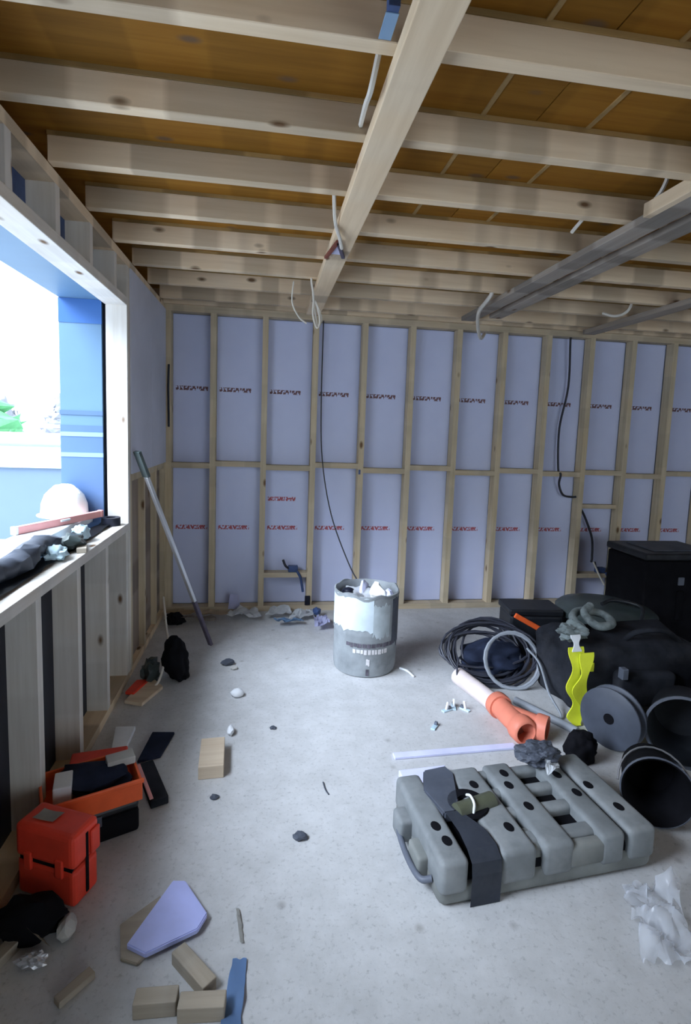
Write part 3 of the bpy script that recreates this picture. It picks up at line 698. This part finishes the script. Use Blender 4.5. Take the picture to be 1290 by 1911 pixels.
obj('latch', bx((-.02, -.108, .07), (.02, -.098, .11), .003), 'slate', t)
t = thing('crate', 'orange-red open crate of dark cloth stacked on the black tool case', 'crate', (.16, -2.36, .127), R(24))
for nm, a, b in (('front_panel', (-.17, -.11, 0), (.16, -.10, .082)), ('back_panel', (-.17, .10, 0), (.16, .11, .082)), ('side_panel', (-.17, -.10, 0), (-.16, .10, .082)), ('side_panel', (.15, -.10, 0), (.16, .10, .082)), ('base', (-.16, -.10, 0), (.15, .10, .01))):
    obj(nm, bx(a, b, .003), 'orange', t)
obj('rim', bx((-.175, -.118, .070), (.165, -.108, .088), .004), 'orange', t)
tag(obj('cloth', blob((.16, -2.34, .185), (.13, .085, .045), .3, 2.2, 31, 3, .139), 'bluecloth', None, True), 'dark navy cloth bundled inside the orange crate', 'cloth')
o = tag(obj('carton', bx((-.03, -.05, 0), (.03, .05, .09), .004), 'white'), 'narrow white carton standing in the left end of the orange crate', 'carton'); lay(o, (.075, -2.40, .139), R(15)); 
o = tag(obj('carton', bx((-.05, -.03, 0), (.05, .03, .03), .003), 'paper'), 'flat grey carton on the cloth at the right end of the orange crate', 'carton'); lay(o, (.245, -2.29, .21), R(24))
t = thing('tool_tray', 'dark red plastic tray on the floor behind the orange crate', 'tray', (.10, -2.13, 0), R(10))
obj('base', bx((-.09, -.07, 0), (.12, .07, .10), .006), 'blackflat', t); obj('rim', bx((-.095, -.075, .10), (.125, .075, .125), .006), 'red', t)
for a in ((.098, -2.02, .0, .5, (.08, .03, .035), 'woodgrey', 'short dusty batten offcut leaning into the pile behind the red tray'),
          (.20, -2.13, .0, 1.2, (.11, .02, .03), 'dimblock', 'thin dusty batten beside the dark red tray')):
    o = tag(obj('batten_offcut', bx((-a[4][0], -a[4][1], 0), (a[4][0], a[4][1], a[4][2]), .003), a[5]), a[6], 'offcut'); lay(o, a[:3], a[3])
def plate(name, label, cat, pts, z0, z1, mat, bev=.002):
    o = obj(name, prism(pts, z0, z1, bev), mat); return tag(o, label, cat)
plate('foam_offcut', 'pale board offcut on the floor between the left wall and the dark tile', 'offcut', [(.07, -1.70), (.165, -1.705), (.165, -1.93), (.10, -1.88)], .001, .022, 'white')
plate('slate_tile', 'dark slate-coloured flat tile on the shaded floor near the left wall', 'tile', [(.255, -1.75), (.362, -1.76), (.33, -1.95), (.235, -1.98)], .001, .014, 'bluecloth')
plate('cardboard', 'beige torn cardboard on the floor in front of the black boot-shaped bag', 'cardboard', [(.045, -1.44), (.145, -1.48), (.22, -1.29), (.15, -1.19), (.09, -1.25)], .001, .02, 'block')
plate('red_packet', 'flat dull red packet against the left wall by the torn cardboard', 'packet', [(.03, -1.36), (.08, -1.38), (.13, -1.22), (.06, -1.22)], .013, .03, 'red')
t = thing('batten', 'dark batten with a red painted edge lying near the orange crate', 'batten', (.335, -2.15, 0), R(-66))
obj('core', bx((-.14, -.035, 0), (.13, .035, .035), .004), 'blackcloth', t); obj('painted_edge', bx((-.13, -.037, .033), (.12, -.022, .040), .002), 'pink', t)
bm = blob((.262, -1.16, .12), (.075, .085, .14), .22, 2, 41, 4, .001)
for v in bm.verts:
    if v.co.z < .12: v.co.x += .04*(1-v.co.z/.12)
tag(obj('shoe_bag', bm, 'blackflat', None, True), 'small upright black bag on the floor by the leaning straight edge', 'bag')
bm = bmesh.new(); tube(bm, smooth_path([(.10, -.62, .33), (.17, -.9, .22), (.215, -1.10, .19), (.20, -1.25, .06), (.17, -1.28, .008)], 6), .007, 6)
tag(obj('cable', bm, 'cablewhite', None, True), 'pale cable hanging in a bow in front of the small black bag', 'cable')
tag(obj('rag', blob((.13, -1.17, .06), (.05, .08, .07), .4, 2.2, 44, 3, .001), 'darkgreen', None, True), 'dull green rag between the left wall and the small black bag', 'cloth')
o = tag(obj('timber_block', bx((-.054, -.108, 0), (.054, .108, .06), .003), 'block'), 'clean cut timber block lying alone in the middle of the floor', 'block'); lay(o, (.567, -2.01, 0), R(3))
tag(obj('foam_crumb', blob((.645, -1.405, .02), (.04, .03, .025), .3, 2, 51, 2, .001), 'white', None, True), 'white foam lump on the floor behind the timber block', 'foam')
tag(obj('foam_crumb', blob((.635, -1.78, .02), (.018, .035, .022), .3, 2, 52, 2, .001), 'white', None, True), 'small white scrap at the far corner of the timber block', 'foam')
for i, (x, y, s, mt, lb) in enumerate(((.599, -2.243, .014, 'slate', 'dark pebble of mortar in front of the timber block'), (.846, -1.753, .012, 'slate', 'small grey crumb right of the timber block'), (.936, -2.495, .02, 'slate', 'dark mortar crumb in the middle foreground of the floor'), (.565, -.99, .03, 'slate', 'dark metal scrap near the foot of the straight edge'), (.61, -1.06, .018, 'paper', 'pale scrap beside the dark metal scrap'))):
    tag(obj('mortar_crumb', blob((x, y, s*.5), (s*1.4, s, s*.7), .4, 2, 60+i, 2, .0008), mt), lb, 'crumb')
bm = bmesh.new(); tube(bm, smooth_path([(1.055, -2.19, .003), (1.06, -2.24, .003), (1.07, -2.27, .003)], 3), .003, 5); tag(obj('wire_scrap', bm, 'slate', None), 'thin dark wire scrap right of the floor centre', 'wire')
bm = bmesh.new(); tube(bm, smooth_path([(1.665, -1.14, .008), (1.70, -1.19, .012), (1.725, -1.26, .006)], 4), [.008]*5+[.006]*4, 6); tag(obj('wire_scrap', bm, 'white', None), 'white curled strip on the floor at the foot of the tub', 'strip')
plate('foil_offcut', 'blue-lavender foil board offcut lying on the near left floor', 'offcut', [(.505, -2.665), (.545, -2.67), (.63, -2.80), (.607, -2.85), (.47, -2.91), (.41, -2.875)], .012, .03, 'lavdeep', .003)
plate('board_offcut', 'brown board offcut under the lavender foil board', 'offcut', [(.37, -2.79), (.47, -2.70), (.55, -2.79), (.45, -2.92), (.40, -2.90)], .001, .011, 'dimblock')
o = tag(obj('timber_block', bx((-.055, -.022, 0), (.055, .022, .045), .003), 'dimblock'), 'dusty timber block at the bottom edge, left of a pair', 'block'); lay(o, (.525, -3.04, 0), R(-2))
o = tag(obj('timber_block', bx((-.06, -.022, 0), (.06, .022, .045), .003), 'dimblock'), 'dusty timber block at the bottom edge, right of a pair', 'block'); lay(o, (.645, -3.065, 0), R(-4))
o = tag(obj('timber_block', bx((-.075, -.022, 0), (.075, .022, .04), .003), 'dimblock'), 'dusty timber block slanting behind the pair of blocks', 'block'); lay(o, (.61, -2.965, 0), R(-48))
tag(obj('tape_strip', sheet([(.715, -2.93), (.755, -2.935), (.745, -3.15), (.69, -3.14)], 4, 10, .008, 12, 3, .003, .003), 'bluestripm', None, True), 'sky blue membrane strip beside the dusty timber blocks', 'strip')
tag(obj('foam_strip', sheet([(.715, -2.77), (.725, -2.77), (.745, -2.885), (.733, -2.885)], 2, 8, .004, 12, 7, .004, .003), 'paper', None), 'thin white curled strip right of the lavender foil board', 'strip')
# bottom left clutter
tag(obj('black_sack', blob((.11, -2.78, .05), (.10, .06, .06), .35, 2, 71, 3, .001), 'blackflat', None, True), 'black sack slumped at the foot of the red tool case', 'sack')
tag(obj('cardboard_scrap', sheet([(.06, -2.79, .06), (.12, -2.83, .05), (.20, -2.86, .0), (.13, -2.80, .02)], 6, 5, .01, 10, 4, .004, .02), 'dimblock', None), 'beige cardboard flap on the black sack', 'cardboard')
tag(obj('paper_scrap', blob((.222, -2.80, .03), (.025, .04, .03), .4, 2, 74, 2, .001), 'paper', None), 'crumpled beige paper right of the black sack', 'paper')
tag(obj('foil_scrap', blob((.16, -2.885, .02), (.04, .02, .02), .5, 2.5, 75, 3, .001), 'alu', None), 'shiny crumpled foil scrap in front of the black sack', 'foil')
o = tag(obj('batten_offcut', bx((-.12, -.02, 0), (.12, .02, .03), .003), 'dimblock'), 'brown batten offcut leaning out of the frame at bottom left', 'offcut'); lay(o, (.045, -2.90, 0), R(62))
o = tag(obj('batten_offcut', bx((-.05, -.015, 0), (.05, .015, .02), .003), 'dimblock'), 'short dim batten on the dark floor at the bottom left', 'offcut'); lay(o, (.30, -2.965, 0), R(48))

# ---- offcuts along the foot of the far wall
for i, (q, mt, lb) in enumerate((
    ([(.10, -.17), (.52, -.20), (.50, -.10), (.12, -.07)], 'block', 'dim beige board strip at the corner end of the far wall'),
    ([(.06, -.28), (.42, -.30), (.42, -.23), (.08, -.22)], 'woodgrey', 'grey batten lying before the corner of the far wall'),
    ([(.50, -.20), (.78, -.26), (.74, -.08), (.56, -.05)], 'white', 'pale grey foam sheet by the far wall, left of the pale foam pieces'),
    ([(.80, -.22), (1.02, -.18), (1.00, -.05), (.84, -.06)], 'white', 'pale foam piece by the far wall, left of three'),
    ([(.98, -.30), (1.18, -.24), (1.20, -.10), (1.04, -.12)], 'white', 'pale foam piece by the far wall, middle of three'),
    ([(.86, -.40), (1.10, -.37), (1.08, -.30), (.90, -.31)], 'bluetape', 'pale blue thin sheet in front of the pale foam pieces'),
    ([(1.17, -.48), (1.29, -.46), (1.28, -.25), (1.18, -.27)], 'lavender', 'lavender foam piece standing close beside the tub'))):
    tag(obj('foam_offcut', sheet(q, 8, 5, .03, 9, i+2, .025, .028), mt, None), lb, 'offcut')
bm = sheet([(.50, -.035, .03), (.60, -.03, .03), (.585, .0-.008, .14), (.515, -.012, .15)], 5, 5, .006, 9, 4, .01, 0.0)
tag(obj('foam_offcut', bm, 'lavender', None), 'rounded lavender offcut leaning on the bottom plate of the far wall', 'offcut')
tag(obj('black_rag', blob((.12, -.26, .04), (.07, .06, .05), .4, 2, 81, 3, .001), 'blackflat', None), 'black rag in the far left corner of the floor', 'cloth')
tag(obj('black_rag', blob((1.215, -.16, .05), (.035, .04, .03), .4, 2, 82, 2, .012), 'bluedim', None), 'small dark blue scrap between the pale foam pieces and the tub', 'scrap')
tag(obj('black_rag', blob((1.31, -.72, .10), (.02, .03, .06), .4, 2, 83, 2, .001), 'bluedim', None), 'dark scrap standing just left of the tub', 'scrap')
o = tag(obj('board_offcut', bx((0, -.06, 0), (.40, .06, .02), .003), 'dimblock'), 'dark brown board on the floor at the foot of the black cabinet', 'offcut'); lay(o, (3.42, -.30, 0), R(-2))

# ================================================================ CABLES AND FITTINGS
def cable(label, pts, r, mat, group=None, name='cable', sub=6):
    return tag(obj(name, tube(bmesh.new(), smooth_path(pts, sub), r, 6), mat, None, True), label, 'cable', group)
cable('black cable dropping from the ceiling through the noggin of the right bays', [(3.366, .03, 2.385), (3.392, .05, 1.97), (3.338, .05, 1.60), (3.35, .04, 1.25), (3.352, -.006, 1.20), (3.37, .04, 1.107), (3.42, .05, 1.015), (3.50, .05, .995), (3.54, .03, 1.0)], .010, 'cableblack')
cable('black cable running down to the socket box in the right bay', [(3.60, .05, .90), (3.66, .05, .80), (3.74, .05, .62), (3.75, .04, .45), (3.74, .03, .40)], .010, 'cableblack')
cable('dark cable end curling at the floor by the black cabinet', [(3.99, .05, .22), (4.06, .02, .16), (4.12, -.03, .06), (4.14, -.06, .014)], .009, 'cableblack')
cable('thin dark wire sagging from the ceiling down to the grey tub', [(1.215, -.02, 2.38), (1.215, -.03, 1.75), (1.235, -.05, 1.28), (1.30, -.22, .86), (1.40, -.55, .55), (1.45, -.82, .46), (1.46, -.95, .47)], .005, 'cableblack')
for nm, loc, lb in (('socket_box', (.99, .0, .327), 'small dark socket box on the low noggin in the third bay'), ('socket_box', (3.80, .0, .302), 'dark socket box with a white lead on the low noggin at right')):
    t = thing(nm, lb, 'socket box', loc)
    obj('back_box', bx((-.005, .01, .0), (.075, .06, .05), .004), 'bluedim', t)
    bm = bmesh.new(); tube(bm, smooth_path([(.0, .02, .03), (-.03, .0, .06), (-.05, -.005, .11)], 4), .010, 6); obj('lead', bm, 'cableblack', t, True)
    bm = bmesh.new(); tube(bm, smooth_path([(.07, .0, .01), (.10, -.012, -.05), (.12, -.015, -.16)], 4), .011, 6); obj('lead', bm, 'bluedim', t, True)
cable('short white lead hanging from the right socket box', [(3.74, -.004, .41), (3.79, -.012, .31), (3.86, -.012, .20)], .008, 'cablewhite')
tag(obj('black_tape', bx((1.128, -.012, .05), (1.172, -.003, .13), .003), 'navy'), 'dark tape wrapped on the stud foot left of the tub', 'tape')
tag(obj('cable_clip', bx((1.545, -.006, 1.16), (1.562, -.003, 1.20), .001), 'bluedim'), 'tiny dark clip on the far wall stud above the tub', 'clip')
cable('black cable clipped upright on the corner stud of the far wall', [(.03, -.007, 1.98), (.026, -.008, 1.8), (.03, -.007, 1.5)], .008, 'cableblack')
G = 'white cables hanging from the ceiling joists'
cable('white cable dropping past the left edge of the long ceiling plank near the camera', [(1.045, -2.96, 2.50), (1.03, -2.90, 2.40), (1.035, -2.80, 2.42), (1.05, -2.62, 2.46)], .008, 'cablewhite', G)
cable('white cable dropping to the dark bracket on the ceiling plank', [(1.02, -2.22, 2.60), (1.025, -2.16, 2.50), (1.05, -2.02, 2.40), (1.09, -1.88, 2.375), (1.11, -1.80, 2.36)], .008, 'cablewhite', G)
cable('white cable hanging straight down to the knot of loops', [(1.035, -1.0, 2.60), (1.035, -.99, 2.44), (1.05, -.95, 2.37), (1.06, -.90, 2.32)], .007, 'cablewhite', G)
cable('white cable loops hanging below the far end of the ceiling plank', [(1.06, -.90, 2.33), (1.06, -.88, 2.24), (1.085, -.88, 2.165), (1.105, -.88, 2.20), (1.09, -.88, 2.28), (1.062, -.89, 2.325), (1.075, -.87, 2.25), (1.095, -.87, 2.175), (1.115, -.87, 2.23), (1.07, -.89, 2.33)], .006, 'cablewhite', G)
cable('thin white cable bowing left of the hanging loops', [(.93, -.95, 2.42), (.925, -.93, 2.30), (.97, -.90, 2.22), (1.02, -.89, 2.185)], .005, 'cablewhite', G)
cable('thick white cable curving down to the eighth wall stud', [(2.20, -.98, 2.55), (2.20, -.98, 2.44), (2.20, -.90, 2.40), (2.21, -.75, 2.36), (2.29, -.55, 2.30), (2.42, -.30, 2.27), (2.56, -.03, 2.36)], .013, 'cablewhite', G)
cable('white cable hanging between joists left of the double planks', [(2.10, -2.20, 2.60), (2.12, -2.15, 2.50), (2.10, -2.05, 2.43)], .008, 'cablewhite', G)
cable('white cable dropping behind the double planks at right', [(2.28, -2.42, 2.60), (2.275, -2.38, 2.50), (2.275, -2.30, 2.45)], .008, 'cablewhite', G)
cable('grey-white cable hanging at far right of the ceiling', [(3.30, -.85, 2.55), (3.30, -.80, 2.44), (3.26, -.72, 2.41), (3.20, -.65, 2.44)], .010, 'cablewhite', G)
t = thing('hanger_bracket', 'dark V-shaped metal bracket under the long ceiling plank', 'bracket', (1.09, -1.82, H-.046))
for d_ in ((-.03, .24), (.055, .22)):
    d3 = Vector((d_[0], d_[1], -.006)); a = math.atan2(d3.y, d3.x)
    obj('arm', bx((0, -.009, -.014), (Vector(d_).length, .009, 0), .002, 1, Matrix.Rotation(a, 4, 'Z')), 'purplegrey' if d_[0] > 0 else 'pipein', t)
obj('paper_tab', prism([(.0, .05), (.045, .19), (-.012, .19)], -.004, -.001), 'lavender', t)
t = thing('joist_hanger', 'blue strap hanging beside the long ceiling plank near the camera', 'strap', (1.035, -3.10, H))
obj('strap', bx((-.013, -.025, -.002), (.013, -.0, .145), .001), 'bluedim', t); obj('end_tab', bx((-.015, -.006, -.004), (.015, .075, -.001), .001), 'bluetape', t)
for o in list(bpy.data.objects):
    if o.type == 'MESH' and any(p.use_smooth for p in o.data.polygons[:1]):
        o.data.set_sharp_from_angle(angle=R(48))
